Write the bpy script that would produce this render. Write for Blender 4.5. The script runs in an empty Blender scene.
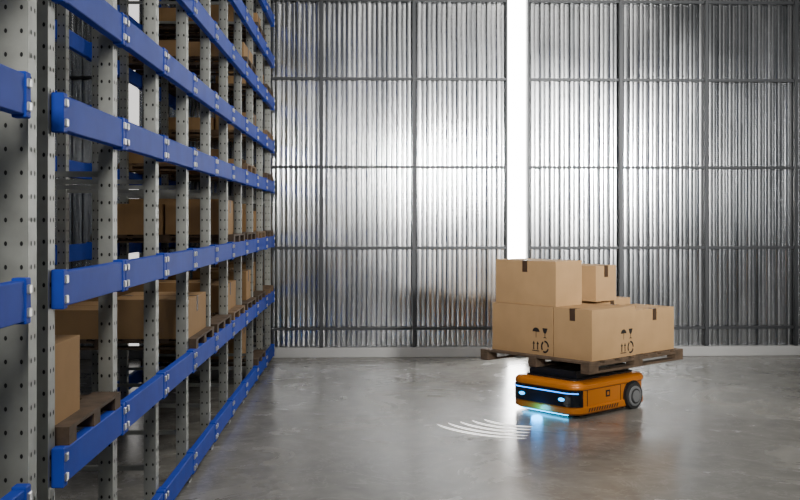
import bpy, math, random
from mathutils import Vector, Matrix
random.seed(7)
H=1.6; YW=11.76

# ---------------------------------------------------------------- materials
def new_mat(name):
    m=bpy.data.materials.new(name); m.use_nodes=True
    nt=m.node_tree; b=nt.nodes['Principled BSDF']
    return m,nt,b
def simple(name,col,rough=.5,metal=0,noise=0.0,scale=20,emis=None,es=0,bump=0,spec=.5):
    m,nt,b=new_mat(name)
    b.inputs['Base Color'].default_value=(*col,1)
    b.inputs['Roughness'].default_value=rough
    b.inputs['Metallic'].default_value=metal
    b.inputs['Specular IOR Level'].default_value=spec
    if emis:
        b.inputs['Emission Color'].default_value=(*emis,1)
        b.inputs['Emission Strength'].default_value=es
    if noise>0 or bump>0:
        tc=nt.nodes.new('ShaderNodeTexCoord')
        n=nt.nodes.new('ShaderNodeTexNoise'); n.inputs['Scale'].default_value=scale
        n.inputs['Detail'].default_value=6
        nt.links.new(tc.outputs['Object'],n.inputs['Vector'])
        if noise>0:
            r=nt.nodes.new('ShaderNodeValToRGB')
            r.color_ramp.elements[0].position=.3; r.color_ramp.elements[1].position=.7
            r.color_ramp.elements[0].color=(*[c*(1-noise) for c in col],1)
            r.color_ramp.elements[1].color=(*[min(1,c*(1+noise)) for c in col],1)
            nt.links.new(n.outputs['Fac'],r.inputs['Fac'])
            nt.links.new(r.outputs['Color'],b.inputs['Base Color'])
        if bump>0:
            bp=nt.nodes.new('ShaderNodeBump'); bp.inputs['Strength'].default_value=bump
            bp.inputs['Distance'].default_value=.01
            nt.links.new(n.outputs['Fac'],bp.inputs['Height'])
            nt.links.new(bp.outputs['Normal'],b.inputs['Normal'])
    return m
M={}
M['blue']=simple('rack_blue_paint',(.020,.064,.48),.6,noise=.10,scale=6,spec=.15)
M['steel']=simple('rack_galvanised_steel',(.33,.34,.31),.45,.4,noise=.15,scale=9,spec=.3)
M['hole']=simple('hole_dark',(.012,.012,.012),.8)
M['bolt']=simple('bolt_steel',(.55,.56,.58),.3,.8)
M['girt']=simple('girt_dark_steel',(.035,.038,.042),.5,.3)
M['card']=simple('cardboard',(.43,.268,.128),.85,noise=.07,scale=5,bump=.05,spec=.2)
M['seam']=simple('cardboard_seam',(.22,.13,.06),.9)
M['tape']=simple('brown_tape',(.06,.035,.02),.45)
M['ink']=simple('black_ink',(.015,.012,.01),.7)
M['wood']=simple('pallet_wood',(.22,.14,.075),.8,noise=.35,scale=14,bump=.2)
M['wooddark']=simple('pallet_wood_dark',(.10,.066,.04),.8,noise=.35,scale=14,bump=.2)
M['orange']=simple('robot_orange_paint',(.66,.205,.018),.28,.15,noise=.03,scale=4,spec=.5)
M['black']=simple('robot_black_plastic',(.012,.013,.015),.3)
M['glass']=simple('robot_display_glass',(.004,.006,.01),.08)
M['led']=simple('robot_blue_led',(.0,.2,.4),.4,emis=(.0,.22,1.0),es=5)
M['ledw']=simple('robot_headlight',(.0,.3,.5),.4,emis=(.01,.38,1.0),es=5)
M['under']=simple('robot_underglow_led',(.0,.3,.5),.4,emis=(.01,.5,1.0),es=8)
M['tyre']=simple('wheel_rubber',(.03,.03,.03),.7)
M['hub']=simple('wheel_hub_grey',(.33,.34,.35),.4,.5)
M['curb']=simple('painted_curb',(.46,.46,.45),.6,noise=.06,scale=3)
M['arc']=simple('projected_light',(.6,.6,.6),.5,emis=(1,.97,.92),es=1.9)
M['lamp']=simple('lamp_emitter',(1,1,1),.5,emis=(1,.98,.95),es=34)
M['lamp2']=simple('lamp_emitter_side',(1,1,1),.5,emis=(1,.97,.93),es=1.2)
M['ceil']=simple('ceiling_paint',(.12,.12,.12),.8,noise=.1,scale=1)

def wall_mat():
    m,nt,b=new_mat('corrugated_metal')
    b.inputs['Metallic'].default_value=.97
    tc=nt.nodes.new('ShaderNodeTexCoord')
    mp=nt.nodes.new('ShaderNodeMapping'); mp.inputs['Scale'].default_value=(6,6,.25)
    n=nt.nodes.new('ShaderNodeTexNoise'); n.inputs['Scale'].default_value=1.6; n.inputs['Detail'].default_value=3
    nt.links.new(tc.outputs['Object'],mp.inputs['Vector']); nt.links.new(mp.outputs['Vector'],n.inputs['Vector'])
    r=nt.nodes.new('ShaderNodeValToRGB')
    r.color_ramp.elements[0].position=.3; r.color_ramp.elements[1].position=.7
    r.color_ramp.elements[0].color=(.33,.345,.36,1); r.color_ramp.elements[1].color=(.68,.69,.70,1)
    nt.links.new(n.outputs['Fac'],r.inputs['Fac']); nt.links.new(r.outputs['Color'],b.inputs['Base Color'])
    n2=nt.nodes.new('ShaderNodeTexNoise'); n2.inputs['Scale'].default_value=1.2; n2.inputs['Detail'].default_value=2
    nt.links.new(tc.outputs['Object'],n2.inputs['Vector'])
    mr=nt.nodes.new('ShaderNodeMapRange')
    mr.inputs['From Min'].default_value=.3; mr.inputs['From Max'].default_value=.7
    mr.inputs['To Min'].default_value=.15; mr.inputs['To Max'].default_value=.20
    nt.links.new(n2.outputs['Fac'],mr.inputs['Value']); nt.links.new(mr.outputs['Result'],b.inputs['Roughness'])
    return m
M['wall']=wall_mat()

def floor_mat():
    m,nt,b=new_mat('polished_concrete')
    tc=nt.nodes.new('ShaderNodeTexCoord')
    def noise(s,d,dist=0,rough=.6):
        n=nt.nodes.new('ShaderNodeTexNoise'); n.inputs['Scale'].default_value=s; n.inputs['Detail'].default_value=d
        n.inputs['Distortion'].default_value=dist; n.inputs['Roughness'].default_value=rough
        nt.links.new(tc.outputs['Object'],n.inputs['Vector']); return n
    a=noise(.9,10,1.2,.62); c=noise(6,8,.5); v=noise(1.7,9,2.5,.6)
    r=nt.nodes.new('ShaderNodeValToRGB')
    e=r.color_ramp.elements
    e[0].position=.28; e[0].color=(.175,.169,.148,1)
    e[1].position=.72; e[1].color=(.37,.36,.325,1)
    x=e.new(.5); x.color=(.255,.248,.222,1)
    nt.links.new(a.outputs['Fac'],r.inputs['Fac'])
    r2=nt.nodes.new('ShaderNodeValToRGB')
    r2.color_ramp.elements[0].position=.35; r2.color_ramp.elements[0].color=(.82,.82,.82,1)
    r2.color_ramp.elements[1].position=.65; r2.color_ramp.elements[1].color=(1.06,1.06,1.06,1)
    nt.links.new(c.outputs['Fac'],r2.inputs['Fac'])
    mx=nt.nodes.new('ShaderNodeMix'); mx.data_type='RGBA'; mx.blend_type='MULTIPLY'; mx.inputs['Factor'].default_value=1
    nt.links.new(r.outputs['Color'],mx.inputs[6]); nt.links.new(r2.outputs['Color'],mx.inputs[7])
    r3=nt.nodes.new('ShaderNodeValToRGB'); q=r3.color_ramp.elements
    q[0].position=.48; q[0].color=(0,0,0,1); q[1].position=.52; q[1].color=(0,0,0,1)
    y=q.new(.5); y.color=(.35,.35,.35,1)
    nt.links.new(v.outputs['Fac'],r3.inputs['Fac'])
    mx2=nt.nodes.new('ShaderNodeMix'); mx2.data_type='RGBA'
    nt.links.new(r3.outputs['Color'],mx2.inputs['Factor']); nt.links.new(mx.outputs[2],mx2.inputs[6])
    mx2.inputs[7].default_value=(.44,.43,.40,1)
    nt.links.new(mx2.outputs[2],b.inputs['Base Color'])
    mr=nt.nodes.new('ShaderNodeMapRange')
    mr.inputs['From Min'].default_value=.3; mr.inputs['From Max'].default_value=.7
    mr.inputs['To Min'].default_value=.17; mr.inputs['To Max'].default_value=.32
    nt.links.new(a.outputs['Fac'],mr.inputs['Value']); nt.links.new(mr.outputs['Result'],b.inputs['Roughness'])
    bp=nt.nodes.new('ShaderNodeBump'); bp.inputs['Strength'].default_value=.07; bp.inputs['Distance'].default_value=.01
    nt.links.new(c.outputs['Fac'],bp.inputs['Height']); nt.links.new(bp.outputs['Normal'],b.inputs['Normal'])
    return m
M['floor']=floor_mat()

# ---------------------------------------------------------------- mesh builder
class MB:
    def __init__(s): s.v=[]; s.f=[]; s.m=[]; s.mats=[]
    def mi(s,k):
        if k not in s.mats: s.mats.append(k)
        return s.mats.index(k)
    def poly(s,pts,k):
        b=len(s.v); s.v+= [tuple(p) for p in pts]; s.f.append(tuple(range(b,b+len(pts)))); s.m.append(s.mi(k))
    def box(s,x0,x1,y0,y1,z0,z1,k,T=None):
        P=[(x0,y0,z0),(x1,y0,z0),(x1,y1,z0),(x0,y1,z0),(x0,y0,z1),(x1,y0,z1),(x1,y1,z1),(x0,y1,z1)]
        if T is not None: P=[tuple(T@Vector(p)) for p in P]
        b=len(s.v); s.v+=P; i=s.mi(k)
        for f in [(3,2,1,0),(4,5,6,7),(0,1,5,4),(1,2,6,5),(2,3,7,6),(3,0,4,7)]:
            s.f.append(tuple(b+j for j in f)); s.m.append(i)
    def loft(s,rings,k,cap=True):
        b=len(s.v); n=len(rings[0]); i=s.mi(k)
        for r in rings: s.v+=[tuple(p) for p in r]
        for a in range(len(rings)-1):
            for j in range(n):
                j2=(j+1)%n
                s.f.append((b+a*n+j,b+a*n+j2,b+(a+1)*n+j2,b+(a+1)*n+j)); s.m.append(i)
        if cap:
            s.f.append(tuple(b+j for j in reversed(range(n)))); s.m.append(i)
            s.f.append(tuple(b+(len(rings)-1)*n+j for j in range(n))); s.m.append(i)
    def cyl(s,c,axis,r,h,k,n=24,r2=None):
        c=Vector(c); ax=Vector(axis).normalized()
        u=ax.orthogonal().normalized(); w=ax.cross(u)
        r2=r if r2 is None else r2
        R=[[c+ax*d+u*rr*math.cos(2*math.pi*j/n)+w*rr*math.sin(2*math.pi*j/n) for j in range(n)] for d,rr in ((0,r),(h,r2))]
        s.loft(R,k)
    def obj(s,name,loc=(0,0,0),rz=0,parent=None,bevel=0,smooth=False,seg=2):
        me=bpy.data.meshes.new(name); me.from_pydata(s.v,[],s.f); 
        for k in s.mats: me.materials.append(M[k])
        for p,i in zip(me.polygons,s.m): p.material_index=i; p.use_smooth=smooth
        me.update()
        if smooth:
            try: me.set_sharp_from_angle(angle=math.radians(35))
            except Exception: pass
        o=bpy.data.objects.new(name,me); bpy.context.scene.collection.objects.link(o)
        o.location=loc; o.rotation_euler=(0,0,rz)
        if parent: o.parent=parent
        if bevel:
            md=o.modifiers.new('bevel','BEVEL'); md.width=bevel; md.segments=seg; md.limit_method='ANGLE'; md.angle_limit=math.radians(40)
        return o
def empty(name,loc=(0,0,0),rz=0):
    o=bpy.data.objects.new(name,None); bpy.context.scene.collection.objects.link(o)
    o.location=loc; o.rotation_euler=(0,0,rz); o.empty_display_size=.2; return o

# ---------------------------------------------------------------- room
XL,XR,YB,ZC=-4.6,8.2,-4.0,6.2
b=MB(); b.box(XL-.1,XR+.1,YB,YW+.2,-.1,0,'floor'); b.obj('floor')
b=MB(); b.box(XL-.1,XR+.1,YB,YW+.2,ZC,ZC+.1,'ceil'); b.obj('ceiling')

def corrugated(name,a0,a1,z0,z1,place):
    pitch=.118
    prof=[(0,0),(.09,.0010),(.20,.0015),(.31,.0010),(.40,0),(.50,.036),(.60,.0372),(.70,.0378),(.80,.0372),(.90,.036)]
    pts=[]; u=a0
    while u<a1:
        for t,d in prof:
            if u+t*pitch<a1: pts.append((u+t*pitch,d))
        u+=pitch
    pts.append((a1,0))
    b=MB()
    for i in range(len(pts)-1):
        (p,d),(q,e)=pts[i],pts[i+1]
        b.poly([place(p,d,z0),place(q,e,z0),place(q,e,z1),place(p,d,z1)],'wall')
    return b
LX=1.765; LW=.105
L2=-2.72
def pb(u,d,z): return (u,YW-d,z)
b=corrugated('wall_back',XL,L2-.06,0,ZC,pb)
for seg in ((L2+.06,LX-LW),(LX+LW,XR)):
    c=corrugated('x',seg[0],seg[1],0,ZC,pb)
    o=len(b.v); b.v+=c.v; b.f+=[tuple(i+o for i in f) for f in c.f]; b.mi('wall'); b.m+=c.m
b.box(XL,XR,YW+.12,YW+.2,0,ZC,'girt')
b.obj('wall_back')
b=corrugated('wall_left',YB,YW,0,ZC,lambda u,d,z:(XL+d,u,z)); b.box(XL-.1,XL-.02,YB,YW+.2,0,ZC,'girt'); b.obj('wall_left')
b=corrugated('wall_right',YB,YW,0,ZC,lambda u,d,z:(XR-d,u,z)); b.box(XR+.02,XR+.1,YB,YW+.2,0,ZC,'girt'); b.obj('wall_right')

b=MB()
for z in (.33,1.275,2.22,3.25,4.17,5.1):
    b.box(XL+.05,LX-LW-.01,YW-.085,YW-.042,z-.015,z+.015,'girt')
    b.box(LX+LW+.01,XR-.05,YW-.085,YW-.042,z-.015,z+.015,'girt')
for x in (-4.1,-3.0,-1.62,-.53,.55,2.98,4.0,5.07,6.1,7.15):
    b.box(x-.018,x+.018,YW-.115,YW-.042,0,ZC,'girt')
for x in (LX-LW-.02,LX+LW+.02):
    b.box(x-.012,x+.012,YW-.08,YW-.0,0.12,ZC,'girt')
b.obj('trim_wall_frame')
b=MB(); b.box(XL+.05,XR-.05,YW-.13,YW-.03,0,.115,'curb'); b.obj('baseboard_back',bevel=.008)
b=MB(); b.box(LX-LW+.004,LX+LW-.004,YW-.02,YW+.03,.12,ZC-.01,'lamp'); b.obj('vertical_light_strip')
b=MB(); b.box(L2-.055,L2+.055,YW-.02,YW+.03,.12,ZC-.01,'lamp2'); b.obj('vertical_light_strip')

# ---------------------------------------------------------------- rack
XF=-1.08; XBK=-2.12; PW=.062; PD=.075
zs=[.12,.736,1.358,1.975,2.43,2.92,3.40,3.87,4.4]
NB=9; SP=.880
ys=[3.53+SP*k for k in range(NB+1)]
BH=.122/2
def upright(b,x,y,w=PW,d=PD,top=4.9,holes=True):
    b.box(x-w/2,x+w/2,y-d/2,y-d/2+.012,0,top,'steel')
    b.box(x-w/2,x-w/2+.01,y-d/2+.012,y+d/2,0,top,'steel')
    b.box(x+w/2-.01,x+w/2,y-d/2+.012,y+d/2,0,top,'steel')
    b.box(x-w/2-.02,x+w/2+.02,y-d/2-.02,y+d/2+.02,0,.012,'steel')
    if holes:
        z=.1
        while z<top-.05:
            for sx in (-1,1):
                cx=x+sx*w*.27
                pts=[(cx+.005*math.cos(a*math.pi/4),y-d/2-.0015,z+.008*math.sin(a*math.pi/4)) for a in range(8)]
                b.poly(pts,'hole')
                cy=y+sx*d*.22
                pts=[(x+w/2+.0015,cy+.006*math.cos(a*math.pi/4),z+.009*math.sin(a*math.pi/4)) for a in range(8)]
                b.poly(pts,'hole')
            z+=.075
def beam(b,x,y0,y1,z,side=1):
    b.box(x-.018,x+.022,y0+.008,y1-.008,z-BH,z+BH,'blue')
    for y,s in ((y0,1),(y1,-1)):
        b.box(x-.018,x+.026,y+s*.004,y+s*.05,z-BH-.008,z+BH+.008,'blue')
        for dz in (-.035,.035):
            b.box(x+side*.024-.004,x+side*.024+.010,y+s*.028-.014,y+s*.028+.014,z+dz-.014,z+dz+.014,'bolt')
rack=empty('pallet_rack',(0,0,0))
b=MB()
for y in ys:
    upright(b,XF-.052,y); upright(b,XBK,y)
b.obj('uprights',parent=rack)
b=MB()
for i in range(NB):
    for z in zs:
        beam(b,XF+.0,ys[i]-(.02 if i==0 else 0),ys[i+1],z,1)
        beam(b,XBK-.055,ys[i],ys[i+1],z,-1)
b.obj('beams',parent=rack,bevel=.003,seg=1)
b=MB()
for y in ys:
    for j,z in enumerate([.3,1.8,3.5]):
        b.box(XBK+.03,XF-.09,y-.012,y+.012,z-.012,z+.012,'steel')
b.obj('frame_braces',parent=rack)

rackA=empty('pallet_rack',(0,0,0))
b=MB()
yA=3.25
for y in (yA,yA-.95,yA-1.9,yA-2.85): upright(b,XF-.04,y,.092,.08); upright(b,XBK,y,.092,.08)
b.obj('uprights',parent=rackA)
b=MB()
for i in range(3):
    for z in zs:
        beam(b,XF+.040,yA-.95*(i+1),yA-.95*i-.19,z,1)
        beam(b,XBK-.075,yA-.95*(i+1),yA-.95*i,z,-1)
b.obj('beams',parent=rackA,bevel=.003,seg=1)

# ---------------------------------------------------------------- pallets & boxes
def pallet_mesh(lx,ly,h,k='wood'):
    b=MB(); t=h*.2
    n=7; w=lx/n*.72
    for i in range(n):
        x=i*(lx-w)/(n-1); b.box(x,x+w,0,ly,h-t,h,k)
    for y in (0,ly/2-.045,ly-.09):
        b.box(0,lx,y,y+.09,h-2*t,h-t,k)
        for x in (0,lx/2-.06,lx-.12): b.box(x,x+.12,y,y+.09,t,h-2*t,k)
    for y in (0,ly/2-.045,ly-.09): b.box(0,lx,y,y+.09,0,t,k)
    return b
def carton(b,x0,x1,y0,y1,z0,z1,tape='x'):
    b.box(x0,x1,y0,y1,z0,z1,'card')
    e=.0012; tw=.028
    if tape=='x':
        c=(y0+y1)/2
        b.box(x0,x1,c-.0015,c+.0015,z1,z1+.0006,'seam')
        for x,s in ((x0,-1),(x1,1)):
            b.box(min(x,x+s*e),max(x,x+s*e),c-tw,c+tw,z1-.10,z1+e,'tape')
            b.box(min(x,x-s*.07),max(x,x-s*.07),c-tw,c+tw,z1,z1+e,'tape')
    else:
        c=(x0+x1)/2
        b.box(c-.0015,c+.0015,y0,y1,z1,z1+.0006,'seam')
        for y,s in ((y0,-1),(y1,1)):
            b.box(c-tw,c+tw,min(y,y+s*e),max(y,y+s*e),z1-.10,z1+e,'tape')
            b.box(c-tw,c+tw,min(y,y-s*.07),max(y,y-s*.07),z1,z1+e,'tape')

levels={0:[7],1:[0,3,4,5,6,7,8],2:[5,6,7,8],3:[6,8],4:[8],5:[6,8],6:[7]}
for L,bays in levels.items():
    zt=zs[L]+BH; gap=(zs[L+1]-BH)-zt
    for k in bays:
        y0=ys[k]+.07; ly=.74
        x1=XF+.02; x0=XBK-.07; lx=x1-x0
        h=.065
        grp=empty('loaded_pallet',(x0,y0,zt))
        pm=pallet_mesh(lx,ly,h,'wooddark' if (k+L)%3 or k==0 else 'wood'); pm.obj('pallet',(0,0,0),parent=grp)
        b=MB()
        if L==1 and k==0:
            for a,c,d,e,hh in [(x1-.64,x1-.06,.0,.34,.29),(x1-1.1,x1-.68,.0,.24,.22)]: carton(b,a-x0,c-x0,d,e,0,hh,'y')
        else:
            mh=gap-h-.07
            ny=random.choice([1,2,2]); yy=.01
            for j in range(ny):
                wy=(ly-.03)/ny
                hh=random.uniform(.45,.95)*mh
                off=random.uniform(.03,.35)
                carton(b,lx*.52,lx-off,yy,yy+wy-.015,0,hh,'x')
                hh=random.uniform(.45,.9)*mh
                if random.random()<.5: carton(b,.05,lx*.5,yy,yy+wy-.015,0,hh,'x')
                yy+=wy
        b.obj('cardboard_boxes',(0,0,h),parent=grp)

# ---------------------------------------------------------------- mobile robot & load
TH=math.radians(40)
es=Vector((math.cos(TH),math.sin(TH),0)); et=Vector((-math.sin(TH),math.cos(TH),0))
R0=Vector((1.672,7.93,0))
SL,TL=1.0,.72
robot=empty('warehouse_robot',R0,TH)
def rr(x0,x1,y0,y1,r,z,n=8):
    pts=[]
    for cx,cy,a0 in ((x1-r,y0+r,-90),(x1-r,y1-r,0),(x0+r,y1-r,90),(x0+r,y0+r,180)):
        for i in range(n+1):
            a=math.radians(a0+90*i/n); pts.append((cx+r*math.cos(a),cy+r*math.sin(a),z))
    return pts
def prism(b,levels,k,r=.13,x0=0,x1=SL,y0=0,y1=TL):
    b.loft([rr(x0+i,x1-i,y0+i,y1-i,max(.01,r-i),z) for z,i in levels],k)
b=MB()
prism(b,[(.025,.02),(.04,.0),(.080,0),(.090,.008)],'orange')
prism(b,[(.085,.012),(.222,.012)],'orange')
prism(b,[(.226,.006),(.234,0),(.258,0),(.272,.008),(.282,.024),(.288,.048),(.290,.08)],'orange')
b.obj('body_shell',parent=robot,smooth=True)
b=MB()
b.loft([rr(.09,SL-.09,.09,TL-.09,.05,z) for z in (.286,.302)],'black')
b.loft([rr(.07,SL-.07,.07,TL-.07,.05,z) for z in (.012,.03)],'black')
b.loft([rr(.008,SL-.008,.008,TL-.008,.122,z) for z in (.2215,.227)],'black')
b.box(.15,.87,.12,.62,.302,.36,'black')
b.obj('lift_platform',parent=robot)
def front_path(off,start,end,r=.13,n=10):
    pts=[(start,-off)]
    for i in range(n+1):
        a=math.radians(270-90*i/n); pts.append((r+(r+off)*math.cos(a),r+(r+off)*math.sin(a)))
    for i in range(n+1):
        a=math.radians(180-90*i/n); pts.append((r+(r+off)*math.cos(a),TL-r+(r+off)*math.sin(a)))
    pts.append((end,TL+off))
    return pts
def band(b,off0,off1,start,end,z0,z1,k,sl=None):
    A=front_path(off0,start,end); B=front_path(off1,start,end)
    if sl: A=A[sl[0]:sl[1]]; B=B[sl[0]:sl[1]]
    rings=[]
    for p,q in zip(A,B):
        rings.append([(p[0],p[1],z0),(q[0],q[1],z0),(q[0],q[1],z1),(p[0],p[1],z1)])
    b.loft(rings,k)
b=MB(); band(b,-.03,.004,.12,.12,.092,.228,'glass',(3,22)); b.obj('front_display',parent=robot)
b=MB(); band(b,-.01,.0075,.12,.12,.198,.206,'led',(5,20))
b.obj('led_strip',parent=robot)
b=MB()
for y in (.15,.57):
    b.loft([[(x,p[0],p[1]) for p in [(y+.030*math.cos(a*math.pi/8),.148+.014*math.sin(a*math.pi/8)) for a in range(16)]] for x in (.0,-.010)],'ledw')
b.obj('headlights',parent=robot)
b=MB()
wx=.76
b.cyl((wx,.03,.118),(0,-1,0),.122,.036,'black',32)
b.obj('wheel_arch',parent=robot)
b=MB(); b.cyl((wx,.04,.11),(0,-1,0),.11,.062,'tyre',32)
b.cyl((wx,.0,.11),(0,-1,0),.09,.03,'hub',32,.084); b.cyl((wx,-.02,.11),(0,-1,0),.064,.014,'tyre',24); b.cyl((wx,-.03,.11),(0,-1,0),.05,.012,'hub',20)
b.cyl((wx,TL-.04,.11),(0,1,0),.11,.062,'tyre',32); b.cyl((wx,TL,.11),(0,1,0),.085,.03,'hub',32)
b.cyl((.26,.2,.05),(0,1,0),.05,.05,'tyre',20); b.cyl((.26,.5,.05),(0,1,0),.05,.05,'tyre',20)
b.obj('wheels',parent=robot)
b=MB()
for i in range(12):
    x=.15+i*.034
    b.poly([(x,-.0015,.046),(x+.018,-.0015,.046),(x+.034,-.0015,.076),(x+.016,-.0015,.076)],'ink')
b.box(.40,.455,.0095,.013,.14,.195,'ink'); b.box(.414,.441,.008,.010,.154,.181,'orange')
b.box(.15,.155,.009,.013,.092,.222,'ink')
b.box(.60,.605,.009,.013,.092,.222,'ink')
b.obj('side_markings',parent=robot)
b=MB(); b.box(.03,.05,.12,.60,.016,.024,'under'); b.obj('underglow_strip',parent=robot)

P0=Vector((1.78,7.95,.36)); 
pl=pallet_mesh(1.35,1.20,.095,'wooddark'); pl.obj('wooden_pallet',P0,TH,bevel=.003)
C0=Vector((1.815,8.02,.4555))
def icons(b,ax,u0,z0,fixed,s=1):
    def P(u,z):
        return (u0+u,fixed-.0015,z0+z) if ax=='y' else (fixed-.0015,u0-u,z0+z)
    def q(pts): 
        b.poly([P(u*s,z*s) for u,z in pts],'ink')
    for du in (0,.04):
        q([(du+.008,.0+.012),(du+.018,.012),(du+.018,.055),(du+.008,.055)])
        q([(du,.055),(du+.026,.055),(du+.013,.078)])
    q([(-.004,0),(.07,0),(.07,.006),(-.004,.006)])
    n=18
    for i in range(n):
        if i%6==5: continue
        a,c=2*math.pi*i/n,2*math.pi*(i+1)/n
        q([(.125+.026*math.cos(a),.04+.034*math.sin(a)),(.125+.026*math.cos(c),.04+.034*math.sin(c)),
           (.125+.040*math.cos(c),.04+.048*math.sin(c)),(.125+.040*math.cos(a),.04+.048*math.sin(a))])
    q([(.0+.036*(1+math.cos(math.pi*i/8)),.15+.032*math.sin(math.pi*i/8)) for i in range(9)])
    q([(.034,.105),(.039,.105),(.039,.15),(.034,.15)])
    q([(.10,.182),(.15,.182),(.14,.15),(.128,.14),(.128,.115),(.145,.107),(.105,.107),(.122,.115),(.122,.14),(.11,.15)])
def cart(s0,s1,t0,t1,z,h,tape,ic=None):
    b=MB(); carton(b,0,s1-s0,0,t1-t0,0,h,tape)
    if ic=='A': icons(b,'x',.22,.03,0,1.1)
    if ic=='B': icons(b,'y',(s1-s0)-.21,.03,0,1.1)
    loc=C0+es*s0+et*t0; loc.z+=z
    b.obj('cardboard_box',loc,TH)
h1=.415
cart(0,.60,0,.395,0,h1,'x','B')
cart(0,.55,.405,1.09,0,h1,'y','A')
cart(.61,1.21,.02,.42,0,.375,'y')
cart(.60,1.15,.44,1.02,0,.435,'y')
cart(.01,.36,.38,1.06,h1+.002,.38,'x')
cart(.49,.78,.33,.80,h1+.022,.31,'y')

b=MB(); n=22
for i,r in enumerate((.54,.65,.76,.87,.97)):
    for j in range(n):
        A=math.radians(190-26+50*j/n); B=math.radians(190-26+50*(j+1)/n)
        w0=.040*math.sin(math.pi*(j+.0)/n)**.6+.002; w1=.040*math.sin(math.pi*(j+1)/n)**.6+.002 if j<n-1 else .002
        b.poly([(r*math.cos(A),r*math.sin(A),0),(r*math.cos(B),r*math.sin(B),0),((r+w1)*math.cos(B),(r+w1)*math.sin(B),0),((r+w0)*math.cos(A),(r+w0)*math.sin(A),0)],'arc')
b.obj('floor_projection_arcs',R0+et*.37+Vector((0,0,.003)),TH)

# ---------------------------------------------------------------- lights
def area(name,loc,target,sx,sy,power,col=(1,1,1),spread=180):
    l=bpy.data.lights.new(name,'AREA'); l.shape='RECTANGLE'; l.size=sx; l.size_y=sy; l.energy=power; l.color=col
    l.spread=math.radians(spread)
    o=bpy.data.objects.new(name,l); bpy.context.scene.collection.objects.link(o); o.location=loc
    o.rotation_euler=(Vector(target)-Vector(loc)).to_track_quat('-Z','Y').to_euler(); return o
area('ceiling_light_panel',(2.4,6.0,6.0),(2.4,6.0,0),3,3,190,(1,.96,.9))
area('ceiling_light_panel',(1.5,.5,6.0),(1.5,.5,0),3,2,75,(1,.97,.93))
area('wall_glare_lamp',(3.75,.0,2.85),(2.4,11,2.9),.7,.5,140,(1,.98,.95),42)  # unseen lamp beside the camera, added to put glare on the metal wall
area('wall_glare_lamp',(-.6,-1.5,2.9),(-.2,11,1.9),.6,.6,35,(1,.97,.93),80)  # weaker unseen glare lamp, added behind the camera to the left
l=bpy.data.lights.new('robot_glow','POINT'); l.energy=3.2; l.color=(.0,.36,1); l.shadow_soft_size=.05
o=bpy.data.objects.new('robot_front_glow',l); bpy.context.scene.collection.objects.link(o); o.location=R0-es*.05+et*.37+Vector((0,0,.03)); 

w=bpy.data.worlds.new('world'); bpy.context.scene.world=w; w.use_nodes=True
w.node_tree.nodes['Background'].inputs[0].default_value=(.62,.68,.75,1); w.node_tree.nodes['Background'].inputs[1].default_value=.15

# ---------------------------------------------------------------- camera
c=bpy.data.cameras.new('camera'); c.sensor_width=36; c.lens=45; c.shift_y=-30/800; c.clip_end=200
o=bpy.data.objects.new('camera',c); bpy.context.scene.collection.objects.link(o)
o.location=(0,0,H); o.rotation_euler=(math.radians(90),0,-math.atan(33/1000))
bpy.context.scene.camera=o
